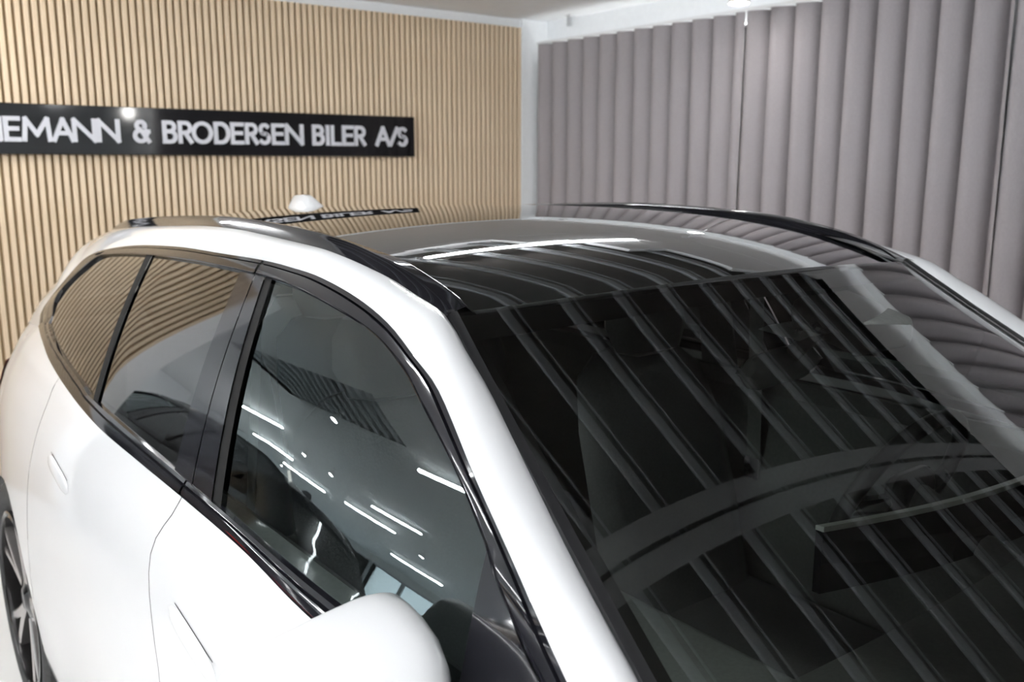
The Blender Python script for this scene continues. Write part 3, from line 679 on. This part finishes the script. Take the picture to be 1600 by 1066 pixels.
        part('headrest', pad([(yb+0.085, 1.165, 0.4), (yb+0.08, 1.18, 0.8), (yb+0.09, 1.24, 1.0), (yb+0.10, 1.30, 0.95), (yb+0.11, 1.335, 0.75), (yb+0.113, 1.345, 0.3)], 0.135, yb, 0.05), M['leather'], so)
        part('seat_cushion', box_me(xc-w, xc+w, yb-0.58-CY, yb-0.02-CY, 0.42, 0.57, 0.05, 3), M['leather'], so)
        return so
    seat(-0.37, 1.55, 'passenger_seat'); seat(0.37, 1.55, 'driver_seat')
    for x in (-0.44, 0, 0.44): seat(x, 2.55, 'rear_seat', 0.215)
    # centre console
    part('centre_console', box_me(-0.11, 0.11, 0.66-CY, 1.75-CY, 0.40, 0.68, 0.03, 3), M['cabin_dark'])
    # rear view mirror with camera housing and overhead console
    rm = []
    for i in range(13):
        u = -1+2*i/12; k = (1-abs(u)**5)**0.5*0.98+0.02
        rm.append([P3((-0.012+u*0.112, 0.945+0.012*math.cos(a)*1.4+0.010*u, 1.303+0.033*k*math.sin(a))) for a in [2*math.pi*q/14 for q in range(14)]])
    vm = part('cabin_mirror', recalc(grid_me(rm, close_u=True, caps=True)), M['mirror_back'])
    part('mirror_stalk', tube_me([P3((0.0, 0.935, 1.32)), P3((0.02, 0.915, 1.35)), P3((0.03, 0.895, 1.375))], 0.014, 10), M['cabin_dark'], vm)
    cb = box_me(0.06, 0.23, 0.84-CY, 0.99-CY, 1.352, 1.412, 0.02, 3)
    for v in cb.vertices:
        if v.co.y+CY < 0.9: v.co.z -= 0.03
    part('camera_housing', cb, M['cabin_dark'], vm)
    oc = part('sensor_cover', recalc(grid_me([[P3((x, y, 1.372+0.10*(y-0.87)-dz)) for y in (0.86, 0.90, 0.94)] for x, dz in ((-0.085, 0.004), (-0.06, 0.0), (0.0, 0.0), (0.05, 0.004))])), M['mirror_back'], vm)
    for x in (-0.055, -0.005): part('cover_button', tube_me([P3((x, 0.885, 1.372)), P3((x, 0.882, 1.380))], 0.006, 10), M['chrome'], vm)
    # belts
    for s in (-1, 1):
        bl = part('seat_belt', grid_me([[P3((s*(0.635+0.05*t), (1.50 if s > 0 else 1.68)+0.02*t+dx, 1.36-0.62*t)) for t in [i/10 for i in range(11)]] for dx in (-0.022, 0.022)]), M['cabin_dark'])
        part('belt_tongue', box_me(s*0.672-0.006, s*0.672+0.006, (1.515 if s > 0 else 1.695)-0.024-CY, (1.515 if s > 0 else 1.695)+0.024-CY, 0.80, 0.86, 0.003), M['chrome'], bl)
    # door cards
    for s in (-1, 1):
        dc = [[P3((s*x, y, z)) for y in [0.45+2.4*i/10 for i in range(11)]] for x, z in ((0.805, 1.060), (0.765, 1.065), (0.725, 1.03), (0.70, 0.86), (0.68, 0.80), (0.70, 0.72), (0.70, 0.36))]
        part('door_card', recalc(grid_me(dc)), M['cabin_dark'])
        pl = [[P3((s*p[0], p[1], p[2])) for p in r] for r in ([(side_x(1.05, 1.68)*-1-0.03, 1.70, 1.03), (0.62, 1.60, 1.42)], [(side_x(1.05, 1.68)*-1-0.03, 1.84, 1.03), (0.62, 1.70, 1.42)])]
        part('pillar_lining', recalc(grid_me(pl)), M['headliner'])
    return car

XC = 1.314
make_car('estate_car', 'white estate car with black glass roof and roof rails facing away from the slatted wall', 'car', 'white_paint', (XC, CY, 0), 0)
make_car('hatchback_car', 'black parked car with lit red tail lights', 'car', 'dark_paint', (-1.80, 5.95, 0), math.pi, False, None, True)
make_car('saloon_car', 'sand coloured parked car beside the white estate', 'car', 'tan_paint', (-2.20, 0.62, 0), 0.0, False)

# ------------------------------------------------------------------ flowers at the end of the slatted wall, globe lamp at the front
fv = empty('flower_stand', (-1.30, 9.4, 0)); tag(fv, 'tall grey stand with pink flowers beside the slatted wall end', 'flowers')
def lathe(prof, nseg=20): return recalc(grid_me([[(r*math.cos(2*math.pi*k/nseg), r*math.sin(2*math.pi*k/nseg), z) for k in range(nseg)] for r, z in prof], close_u=True, caps=True))
link('pedestal', lathe(((0.16, 0.0), (0.16, 0.03), (0.12, 0.06), (0.10, 0.70), (0.14, 0.76), (0.14, 0.80))), M['pot'], fv, True)
link('vase', lathe(((0.05, 0.801), (0.09, 0.86), (0.10, 0.92), (0.06, 1.02), (0.07, 1.05))), M['lamp_body'], fv, True)
bm = bmesh.new(); bmesh.ops.create_icosphere(bm, subdivisions=2, radius=1.0)
for v in bm.verts: v.co *= 0.85+0.25*math.sin(7*v.co.x+3*v.co.y)*math.cos(6*v.co.z)
fme = bpy.data.meshes.new('bloom'); bm.to_mesh(fme); bm.free(); fme.materials.append(M['flower'])
for i in range(16):
    a = i*2.4; r = 0.05+0.017*i*0.8; z = 1.32-0.012*i
    link('stem', tube_me([(0, 0, 1.0), (r*0.5*math.cos(a), r*0.5*math.sin(a), 1.15), (r*math.cos(a), r*math.sin(a), z)], 0.004, 6), M['leaf'], fv)
    o = bpy.data.objects.new('bloom', fme); COL.objects.link(o); o.parent = fv; o.location = (r*math.cos(a), r*math.sin(a), z); o.scale = (0.055, 0.055, 0.045); o.rotation_euler = (i, i*0.7, i*1.3)
gl = empty('globe_lamp', (4.17, -4.05, ZC-0.02)); tag(gl, 'small round globe lamp hanging near the front end of the curtains', 'ceiling light')
link('cord', lathe(((0.006, -0.19), (0.006, 0.0)), 8), M['lamp_body'], gl, True)
link('globe', lathe([(max(0.0005, 0.07*math.sin(math.pi*k/14)), -0.26+0.07*math.cos(math.pi*k/14)) for k in range(15)]), M['spot'], gl, True)
